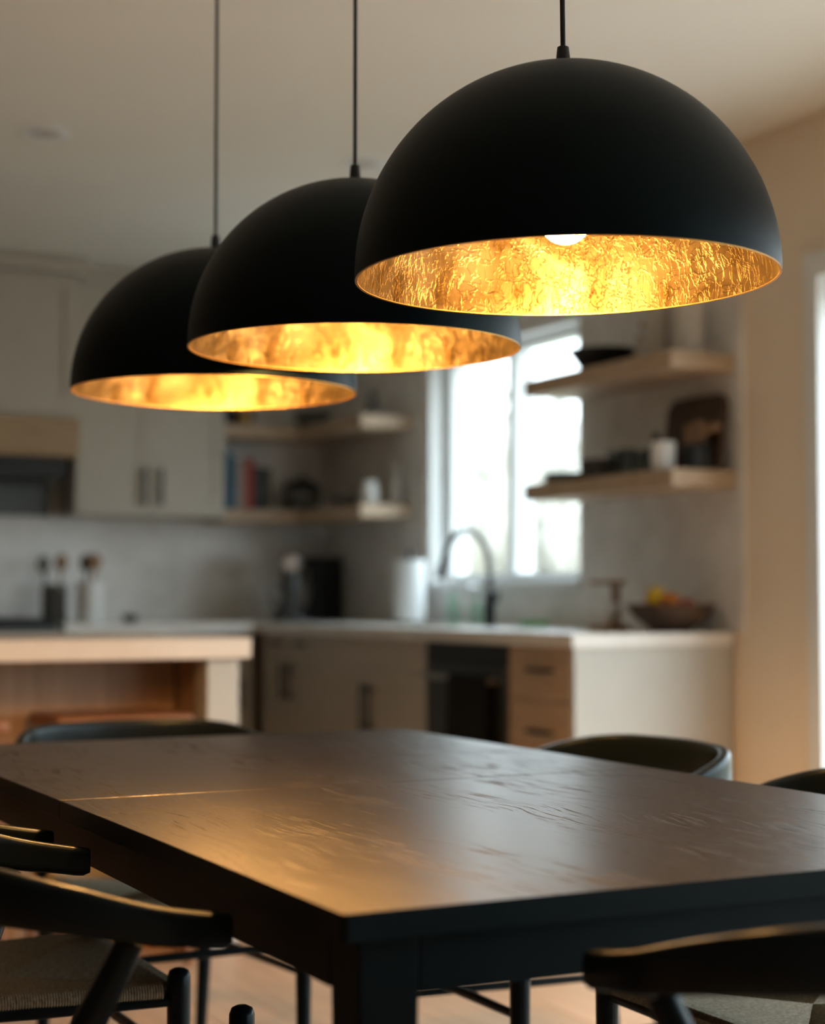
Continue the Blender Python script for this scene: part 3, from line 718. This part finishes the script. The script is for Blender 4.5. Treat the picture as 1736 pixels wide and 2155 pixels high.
# back wall base run (x 0 .. 2.95), range at 1.27..2.03
def back_unit(lab, x0, x1, fronts=1):
    t = thing('base_cabinet', lab, 'cabinet')
    bm = B(); box(bm, x0 + 0.001, x1 - 0.001, 7.47, 8.087, 0.09, CT); box(bm, x0 + 0.001, x1 - 0.001, 7.53, 8.087, 0, 0.09); obj('carcass', bm, M['cab'], t)
    w = (x1 - x0) / fronts
    for k in range(fronts):
        d = front(t, 'drawer', M['cab'], 'y', x0 + w * k, x0 + w * (k + 1), 0.72, CT, 7.47); handle(d, 'h', x0 + w * (k + 0.5), 7.45, 0.80, 0.14, 'y')
        d = front(t, 'door', M['cab'], 'y', x0 + w * k, x0 + w * (k + 1), 0.095, 0.72, 7.47); handle(d, 'v', x0 + w * (k + 0.85), 7.45, 0.60, 0.14, 'y')
    return t
back_unit('greige base cabinet right of the range, below the white crock', 2.035, 2.94, 2)
back_unit('greige base cabinet left of the range, behind the island', 0.30, 1.265, 2)
for a, b, lab in ((2.035, 2.949, 'pale stone worktop right of the range on the back wall'), (0.30, 1.265, 'pale stone worktop left of the range on the back wall')):
    tag(obj('worktop', box(B(), a, b, 7.43, 8.087, CT, 0.93, 0.002), M['quartz']), lab, 'countertop')
rg = thing('range_cooker', 'dark steel range cooker with black grates below the hood', 'cooker')
obj('body', box(B(), 1.27, 2.03, 7.44, 8.08, 0.0, 0.915, 0.003), M['darksteel'], rg)
obj('oven_door', box(B(), 1.29, 2.01, 7.415, 7.44, 0.15, 0.76, 0.003), M['black'], rg)
bm = B(); tube(bm, [(1.33, 7.37, 0.72), (1.97, 7.37, 0.72)], 0.012, 10)
for x in (1.36, 1.94): tube(bm, [(x, 7.37, 0.72), (x, 7.418, 0.72)], 0.008, 8)
obj('handle', bm, M['steel'], rg, True)
bm = B(); box(bm, 1.285, 2.015, 7.47, 8.05, 0.915, 0.925); obj('cooktop', bm, M['black'], rg)
for gx in (1.29, 1.535, 1.78):
    bm = B()
    for j in range(4): box(bm, gx + 0.01 + 0.066 * j, gx + 0.022 + 0.066 * j, 7.49, 8.03, 0.925, 0.955)
    for y in (7.50, 7.75, 8.0): box(bm, gx + 0.01, gx + 0.22, y, y + 0.014, 0.935, 0.952)
    obj('grate', bm, M['black'], rg)
for k in range(5):
    bm = B(); lathe(bm, [(0, -0.032), (0.017, -0.032), (0.020, 0), (0, 0)], 16, (1.36 + 0.145 * k, 7.44, 0.85), 'y'); obj('knob', bm, M['steel'], rg, True)
# hood
hd = thing('range_hood', 'boxed range hood with a light wood band above the cooker', 'range hood')
obj('chimney_box', box(B(), 1.15, 2.13, 7.62, 8.087, 1.875, 2.54), M['cab'], hd)
bm = B(); pos = 7.62
for a, b, z0, z1 in ((1.15, 1.21, 1.90, 2.53), (2.07, 2.13, 1.90, 2.53), (1.21, 2.07, 1.90, 1.96), (1.21, 2.07, 2.47, 2.53)): box(bm, a, b, pos - 0.012, pos, z0, z1)
obj('face_frame', bm, M['cab'], hd)
obj('wood_band', box(B(), 1.14, 2.14, 7.59, 8.087, 1.695, 1.875, 0.003), M['hoodwood'], hd, label='light oak band')
obj('liner', box(B(), 1.19, 2.09, 7.66, 8.087, 1.60, 1.695, 0.003), M['black'], hd)
obj('back_plate', box(B(), 1.15, 2.128, 8.05, 8.0875, 1.44, 1.60, 0.002), M['darksteel'], hd)
obj('crown', box(B(), 1.12, 2.17, 7.57, 8.087, 2.54, 2.617, 0.012, 2), M['cab'], hd)
# wall cabinets
def wallcab(lab, x0, x1, doors):
    t = thing('wall_cabinet', lab, 'cabinet')
    obj('carcass', box(B(), x0, x1, 7.79, 8.087, 1.44, 2.54), M['cab'], t)
    w = (x1 - x0) / doors
    for k in range(doors):
        d = front(t, 'door', M['cab'], 'y', x0 + w * k, x0 + w * (k + 1), 1.44, 2.54, 7.79)
        hx = x0 + w * (k + 1) - 0.04 if k % 2 == 0 else x0 + w * k + 0.04
        handle(d, 'v', hx, 7.77, 1.58, 0.18, 'y')
    obj('crown', box(B(), x0, x1, 7.745, 8.087, 2.54, 2.617, 0.012, 2), M['cab'], t)
wallcab('tall greige wall cabinet between the hood and the open shelves', 2.172, 2.915, 2)
wallcab('tall greige wall cabinet left of the range hood', 0.30, 1.118, 2)

# ------------------------------------------------------------------ open shelves
def lshelf(zt, lab):
    bm = B(); prism(bm, [(2.917, 7.82), (3.33, 7.82), (3.33, 7.083), (3.597, 7.083), (3.597, 8.087), (2.917, 8.087)], zt - 0.062, zt, 0.002, 1)
    tag(obj('floating_shelf', bm, M['oak']), lab, 'shelf')
lshelf(1.905, 'upper L-shaped oak shelf in the corner left of the window')
lshelf(1.485, 'lower L-shaped oak shelf in the corner, holding the books')
for zt, lab in ((1.885, 'upper oak floating shelf right of the window, black bowl on it'), (1.483, 'lower oak floating shelf right of the window, cutting boards on it')):
    tag(obj('floating_shelf', box(B(), 3.33, 3.597, 4.635, 5.605, zt - 0.062, zt, 0.002, 1), M['oak']), lab, 'shelf')

# ------------------------------------------------------------------ small things
def turned(name, prof, m, lab, cat, loc, group=None, n=28, extra=None):
    o = obj(name, lathe(B(), prof, n), m, None, True, 50); tag(o, lab, cat, group, loc); return o
ZL, ZU = 1.483, 1.885
# lower right shelf
for k in range(3):
    turned('dinner_plate', [(0, 0), (0.055, 0), (0.10, 0.010), (0.105, 0.013), (0.10, 0.014), (0.055, 0.004), (0, 0.004)], M['greyc'], ['lowest', 'middle', 'topmost'][k] + ' grey plate of the stack at the left end of the lower right shelf', 'plate', (3.46, 5.49, ZL + 0.0135 * k), 'stacked grey plates')
for k in range(2):
    turned('bowl', [(0, 0), (0.035, 0), (0.06, 0.02), (0.078, 0.052), (0.075, 0.053), (0.056, 0.022), (0, 0.005)], M['greyc'], ['lower', 'upper'][k] + ' dark bowl of the pair right of the plate stack', 'bowl', (3.45, 5.26, ZL + 0.024 * k), 'stacked dark bowls')
for k, (x, y) in enumerate(((3.43, 5.12), (3.50, 5.07), (3.42, 5.03), (3.50, 4.985))):
    turned('tumbler', [(0, 0), (0.028, 0), (0.034, 0.10), (0.032, 0.10), (0.026, 0.006), (0, 0.006)], M['tumbler'], ['first', 'second', 'third', 'last'][k] + ' clear tumbler counted from the dark bowls on the lower right shelf', 'glass', (x, y, ZL), 'tumblers on the lower right shelf')
bt = turned('bottle', [(0, 0), (0.024, 0), (0.026, 0.01), (0.026, 0.10), (0.012, 0.125), (0.011, 0.15), (0, 0.15)], M['b_dark'], 'small dark bottle between the tumblers and the white mug', 'bottle', (3.47, 4.925, ZL))
mg = thing('mug', 'white mug at the right end of the lower right shelf, before the boards', 'mug', (3.385, 4.715, ZL))
obj('cup', lathe(B(), [(0, 0), (0.034, 0), (0.042, 0.02), (0.043, 0.098), (0.040, 0.098), (0.038, 0.02), (0, 0.008)], 28), M['white'], mg, True)
bm = B(); tube(bm, smooth_path([(0, 0.040, 0.08), (0, 0.066, 0.07), (0, 0.066, 0.035), (0, 0.041, 0.022)], 4), 0.005, 8); obj('handle', bm, M['white'], mg, True)
# boards leaning on the wall
def board(name, w, h, r, th, m, lab, loc, rot, handle_=None):
    bm = B(); prism(bm, rrect(-w / 2, w / 2, 0, h, r, 6), -th / 2, th / 2, 0.002, 1)
    o = obj(name, bm, m, None, True, 30); o['label'] = lab; o['category'] = 'cutting board'; o.location = loc
    o.rotation_euler = rot; return o
board('cutting_board', 0.33, 0.265, 0.045, 0.02, M['darkwood'], 'large dark walnut cutting board with rounded corners leaning on the wall', (3.535, 4.803, ZL + 0.004), (R(83), 0, R(-90)))
bm = B(); prism(bm, rrect(-0.042, 0.042, 0.02, 0.13, 0.02, 5), -0.007, 0.007, 0.002, 1)
pb = obj('board', bm, M['midwood'], None, True, 30); pb.name = 'paddle_board'
bm = B(); prism(bm, rrect(-0.013, 0.013, 0.128, 0.21, 0.012, 5), -0.007, 0.007, 0.002, 1); obj('handle', bm, M['midwood'], pb, True, 30)
tag(pb, 'small lighter wooden paddle board tilted in front of the walnut board, handle to the right', 'cutting board')
pb.matrix_world = Matrix.Translation((3.492, 4.80, ZL + 0.118)) @ Matrix.Rotation(R(-90), 4, 'Z') @ Matrix.Rotation(R(86), 4, 'X') @ Matrix.Rotation(R(-82), 4, 'Z')
bm = B(); prism(bm, rrect(-0.036, 0.036, -0.036, 0.036, 0.008, 3), 0, 0.075, 0.003, 1); prism(bm, rrect(-0.038, 0.038, -0.038, 0.038, 0.008, 3), 0.0755, 0.088, 0.002, 1)
tag(obj('canister', bm, M['black'], None, True, 30), 'small black canister in front of the walnut cutting board', 'canister', None, (3.462, 4.676, ZL))
mg.location = (3.38, 4.755, ZL)
# upper right shelf
turned('bowl', [(0, 0), (0.05, 0), (0.09, 0.025), (0.13, 0.082), (0.127, 0.084), (0.085, 0.030), (0, 0.008)], M['black'], 'wide shallow black bowl on the upper right shelf', 'bowl', (3.46, 5.25, ZU), n=40)
jr = thing('jar', 'pale jar with a brown round knob behind the black bowl', 'jar', (3.54, 5.075, ZU))
obj('body', lathe(B(), [(0, 0), (0.04, 0), (0.046, 0.03), (0.046, 0.09), (0.038, 0.11), (0, 0.11)], 24), M['palec'], jr, True)
obj('lid', lathe(B(), [(0, 0.1105), (0.041, 0.1105), (0.041, 0.118), (0.01, 0.121), (0.012, 0.135), (0.026, 0.15), (0.026, 0.165), (0.012, 0.18), (0, 0.182)], 24), M['midwood'], jr, True, label='brown lid with a ball knob')
turned('vase', [(0, 0), (0.045, 0), (0.052, 0.03), (0.052, 0.19), (0.035, 0.235), (0.03, 0.26), (0.027, 0.26), (0.032, 0.23), (0, 0.20)], M['palec'], 'tall pale vase on the upper right shelf, nearer the window', 'vase', (3.49, 4.93, ZU))
turned('vase', [(0, 0), (0.05, 0), (0.055, 0.02), (0.055, 0.22), (0.048, 0.23), (0.045, 0.22), (0, 0.20)], M['palec'], 'straight pale vase at the right end of the upper right shelf', 'vase', (3.48, 4.745, ZU))
# worktop right: pour-over stand, fruit bowl
ps = thing('coffee_stand', 'wooden pour-over coffee stand on the worktop beside the fruit bowl', 'coffee stand', (3.345, 5.045, 0.93), R(20))
obj('base', box(B(), -0.055, 0.06, -0.05, 0.05, 0, 0.022, 0.003), M['midwood'], ps)
obj('post', box(B(), 0.035, 0.052, -0.012, 0.012, 0.022, 0.165), M['midwood'], ps)
obj('arm', box(B(), -0.06, 0.056, -0.04, 0.04, 0.165, 0.18, 0.003), M['midwood'], ps)
turned('dripper', [(0.012, 0), (0.02, 0.0), (0.022, 0.02), (0.05, 0.075), (0.047, 0.076), (0.018, 0.022), (0.012, 0.0)], M['white'], 'white ceramic cup hanging in the coffee stand', 'cup', (3.333, 5.042, 0.953)).name = 'cup'
fbw = (3.435, 4.795, 0.93)
turned('fruit_bowl', [(0, 0), (0.07, 0), (0.075, 0.012), (0.13, 0.055), (0.155, 0.095), (0.150, 0.097), (0.122, 0.06), (0.065, 0.018), (0, 0.014)], M['darkwood'], 'brown wooden bowl of fruit at the right end of the worktop', 'bowl', fbw, n=40)
fr = [('lemon', M['yellow'], -0.028, 0.048, 0.115, 0.036, 'yellow lemon on top of the fruit bowl'), ('orange', M['orange'], -0.06, 0.035, 0.065, 0.036, 'orange at the left of the fruit bowl'),
      ('orange', M['orange'], 0.03, -0.045, 0.068, 0.038, 'orange at the right of the fruit bowl'), ('apple', M['red'], -0.045, -0.045, 0.066, 0.037, 'red apple at the front of the fruit bowl'),
      ('apple', M['red'], 0.035, 0.04, 0.066, 0.038, 'red apple at the back of the fruit bowl'), ('orange', M['orange'], -0.005, -0.005, 0.105, 0.034, 'orange on top of the other fruit'),
      ('apple', M['red'], 0.0, -0.095, 0.085, 0.034, 'red apple at the right rim of the fruit bowl')]
for nm, m, dx, dy, dz, r, lab in fr:
    prof = [(0, -r)] + [(r * math.sin(R(a)), -r * math.cos(R(a)) * (1.15 if nm == 'lemon' else 0.95)) for a in range(15, 180, 15)] + [(0, r * (1.15 if nm == 'lemon' else 0.86))]
    turned(nm, prof, m, lab, 'fruit', (fbw[0] + dx, fbw[1] + dy, fbw[2] + dz), 'fruit in the wooden bowl', 20)
# by the sink
pr = thing('paper_towel_roll', 'white paper towel roll standing left of the window', 'paper towel', (3.40, 6.72, 0.93))
obj('holder_base', lathe(B(), [(0, 0), (0.07, 0), (0.07, 0.012), (0, 0.014)], 28), M['black'], pr, True)
obj('paper_roll', lathe(B(), [(0.018, 0.015), (0.068, 0.015), (0.068, 0.285), (0.018, 0.285)], 32, closed=True), M['paper'], pr, True)
obj('holder_post', lathe(B(), [(0, 0.012), (0.008, 0.012), (0.008, 0.31), (0.014, 0.315), (0.010, 0.33), (0, 0.332)], 16), M['black'], pr, True)
for k, (x, y, h, lab) in enumerate(((3.45, 6.40, 0.15, 'green tinted glass soap bottle nearest the paper towel'), (3.50, 6.29, 0.12, 'shorter green glass bottle beside the faucet'))):
    sb = thing('soap_bottle', lab, 'bottle', (x, y, 0.93), 0, 'green glass bottles by the sink')
    obj('bottle_body', lathe(B(), [(0, 0), (0.032, 0), (0.034, 0.01), (0.034, h * 0.65), (0.013, h * 0.85), (0.013, h), (0, h)], 24), M['soapglass'], sb, True)
    bm = B(); tube(bm, [(0, 0, h), (0, 0, h + 0.045), (-0.04, 0, h + 0.045)], 0.005, 8); obj('pump', bm, M['steel'], sb, True)
bm = B(); box(bm, -0.035, 0.035, -0.055, 0.055, 0, 0.028, 0.006, 2); tag(obj('sponge', bm, M['green']), 'green sponge on the worktop right of the faucet', 'sponge', None, (3.47, 5.76, 0.93))
# mixer (corner)
mx = thing('stand_mixer', 'silver and dark stand mixer in the dark corner of the worktop', 'mixer', (3.20, 7.62, 0.93), R(-110))
bm = B(); prism(bm, rrect(-0.17, 0.13, -0.09, 0.09, 0.06, 5), 0, 0.035, 0.008, 2); obj('foot', bm, M['darksteel'], mx, True)
bm = B(); prism(bm, rrect(0.05, 0.13, -0.045, 0.045, 0.03, 5), 0.035, 0.24, 0.004, 1); obj('column', bm, M['darksteel'], mx, True)
bm = B(); tube(bm, smooth_path([(0.15, 0, 0.28), (0.08, 0, 0.29), (-0.06, 0, 0.285), (-0.17, 0, 0.275)], 4), [0.035, 0.05, 0.058, 0.062, 0.064, 0.065, 0.066, 0.066, 0.066, 0.062, 0.055, 0.048, 0.035], 20); obj('motor_head', bm, M['steel'], mx, True)
bm = B(); lathe(bm, [(0, 0.036), (0.05, 0.036), (0.09, 0.07), (0.105, 0.12), (0.108, 0.18), (0.104, 0.18), (0.10, 0.12), (0.08, 0.075), (0, 0.045)], 32, (-0.075, 0, 0)); obj('mixing_bowl', bm, M['steel'], mx, True)
bm = B(); tube(bm, [(-0.09, 0, 0.23), (-0.09, 0, 0.10)], [0.02, 0.03], 12); obj('beater', bm, M['steel'], mx, True)
kt = thing('coffee_maker', 'black coffee maker beside the stand mixer', 'coffee maker', (3.46, 7.88, 0.93), R(-60))
obj('base', box(B(), -0.09, 0.09, -0.10, 0.10, 0, 0.03, 0.006), M['black'], kt)
obj('tower', box(B(), 0.02, 0.09, -0.10, 0.10, 0.03, 0.26, 0.006), M['black'], kt)
obj('top_housing', box(B(), -0.09, 0.09, -0.10, 0.10, 0.26, 0.32, 0.01), M['black'], kt)
obj('carafe', lathe(B(), [(0, 0.031), (0.05, 0.031), (0.06, 0.08), (0.045, 0.15), (0.04, 0.16), (0, 0.16)], 24, (-0.04, 0, 0)), M['b_dark'], kt, True)
# crocks with utensils by the cooker
def crock(name, x, y, r, h, m, lab, tools, ulab):
    turned(name, [(0, 0), (r * 0.9, 0), (r, 0.015), (r, h), (r - 0.006, h), (r - 0.007, 0.012), (0, 0.012)], m, lab, 'crock', (x, y, 0.93))
    for k, (dx, dy, tx, ty, ln, mm, lb) in enumerate(tools):
        bm = B(); a = Vector((0, 0, 0)); b = Vector((tx, ty, ln)); tube(bm, [a, b], [0.005, 0.007], 8)
        o = obj('wooden_spoon', bm, mm, None, True)
        bm = B(); c = b + Vector((tx, ty, ln)).normalized() * 0.03; lathe(bm, [(0, -0.042)] + [(0.031 * math.sin(R(q)), -0.042 * math.cos(R(q))) for q in range(20, 180, 20)] + [(0, 0.042)], 16)
        for v in bm.verts: v.co.y *= 0.35
        bmesh.ops.translate(bm, verts=bm.verts, vec=c); obj('spoon_bowl', bm, mm, o, True)
        tag(o, lb, 'spoon', ulab, (x + dx, y + dy, 0.944))
crock('crock', 2.215, 7.66, 0.064, 0.19, M['white'], 'white utensil crock on the worktop right of the cooker', [(0.0, 0.0, 0.02, 0.0, 0.24, M['midwood'], 'wooden spoon leaning right in the white crock'), (-0.02, 0.01, 0.005, 0.01, 0.235, M['darkwood'], 'dark wooden spoon behind it in the white crock')], 'spoons in the crocks')
crock('crock', 2.09, 7.82, 0.058, 0.18, M['greyc'], 'dark grey utensil crock beside the white one', [(0.01, 0, 0.02, 0.0, 0.24, M['midwood'], 'brown spoon in the dark crock'), (-0.02, 0, -0.03, 0.0, 0.23, M['greyc'], 'grey spoon in the dark crock')], 'spoons in the crocks')
turned('pinch_bowl', [(0, 0), (0.022, 0), (0.036, 0.02), (0.038, 0.038), (0.035, 0.038), (0.02, 0.008), (0, 0.008)], M['black'], 'tiny black bowl on the worktop right of the crocks', 'bowl', (2.40, 7.64, 0.93))
# books
bx_ = 2.95
for k, (w, h, dpt, m, lab) in enumerate(((0.026, 0.30, 0.21, 'b_blue', 'tall dark blue book at the left end of the row'), (0.022, 0.27, 0.20, 'b_blue', 'shorter blue book second in the row'),
        (0.030, 0.25, 0.20, 'b_grey', 'grey book between the blue and pink ones'), (0.028, 0.255, 0.20, 'b_pink', 'faded pink book left of the red one'),
        (0.042, 0.262, 0.21, 'b_red', 'thick red book in the row'), (0.030, 0.22, 0.19, 'b_dark', 'dark book right of the red one'), (0.026, 0.215, 0.19, 'b_dark', 'second dark book right of the red one'), (0.030, 0.21, 0.19, 'b_olive', 'olive book at the right end of the row'))):
    b = thing('book', lab, 'book', (bx_, 7.86, 1.485), 0, 'books standing on the lower corner shelf')
    bm = B(); box(bm, 0, 0.0025, 0, dpt, 0, h); box(bm, w - 0.0025, w, 0, dpt, 0, h); box(bm, 0.0025, w - 0.0025, 0, 0.003, 0, h); obj('cover', bm, M[m], b)
    obj('pages', box(B(), 0.0025, w - 0.0025, 0.003, dpt - 0.005, 0.004, h - 0.004), M['pages'], b)
    bx_ += w + 0.002
# black teapot on a grey dish etc.
turned('dish', [(0, 0), (0.08, 0), (0.118, 0.009), (0.116, 0.0115), (0.08, 0.005), (0, 0.005)], M['greyc'], 'grey dish under the black pot on the lower corner shelf', 'dish', (3.40, 7.94, 1.485))
pt = thing('lidded_pot', 'round grey pot with black lid on a grey dish on the corner shelf', 'pot', (3.40, 7.94, 1.4905))
obj('pot_body', lathe(B(), [(0, 0.0), (0.075, 0.0), (0.088, 0.03), (0.092, 0.07), (0.098, 0.10), (0, 0.10)], 32), M['greyc'], pt, True)
obj('lid', lathe(B(), [(0.101, 0.1005), (0.101, 0.108), (0.085, 0.135), (0.045, 0.158), (0.012, 0.165), (0.014, 0.18), (0, 0.184)], 32), M['black'], pt, True)
turned('bowl', [(0, 0), (0.03, 0), (0.055, 0.03), (0.062, 0.06), (0.058, 0.06), (0.05, 0.03), (0, 0.008)], M['greyc'], 'grey bowl between the black pot and the white jug', 'bowl', (3.48, 7.58, 1.485))
wj = thing('jug', 'small white jug on the near end of the lower corner shelf', 'jug', (3.43, 7.20, 1.485))
obj('body', lathe(B(), [(0, 0), (0.035, 0), (0.045, 0.03), (0.042, 0.075), (0.032, 0.10), (0.036, 0.115), (0.033, 0.115), (0.028, 0.10), (0, 0.02)], 24), M['white'], wj, True)
bm = B(); tube(bm, smooth_path([(0, 0.034, 0.10), (0, 0.07, 0.09), (0, 0.07, 0.05), (0, 0.042, 0.03)], 4), 0.005, 8); obj('handle', bm, M['white'], wj, True)
turned('bottle', [(0, 0), (0.03, 0), (0.032, 0.01), (0.032, 0.11), (0.018, 0.15), (0.013, 0.20), (0, 0.20)], M['palec'], 'tall pale bottle beside the white jug', 'bottle', (3.555, 7.17, 1.485))
# upper corner shelf
turned('candle_pot', [(0, 0), (0.05, 0), (0.055, 0.02), (0.05, 0.09), (0.045, 0.09), (0, 0.07)], M['brass'], 'brass coloured pot on the upper corner shelf', 'pot', (3.08, 7.95, 1.905))
turned('candle_pot', [(0, 0), (0.04, 0), (0.045, 0.02), (0.04, 0.11), (0.035, 0.11), (0, 0.07)], M['black'], 'black pot left of the brass one on the upper corner shelf', 'pot', (2.98, 7.95, 1.905))
turned('bowl', [(0, 0), (0.05, 0), (0.085, 0.04), (0.10, 0.085), (0.096, 0.085), (0.08, 0.04), (0, 0.008)], M['greyc'], 'dark bowl in the middle of the upper corner shelf', 'bowl', (3.42, 7.86, 1.905))
turned('vase', [(0, 0), (0.025, 0), (0.035, 0.04), (0.03, 0.09), (0.014, 0.12), (0.018, 0.14), (0.014, 0.14), (0.01, 0.12), (0, 0.09)], M['greyc'], 'small dark vase on the near end of the upper corner shelf', 'vase', (3.47, 7.25, 1.905))
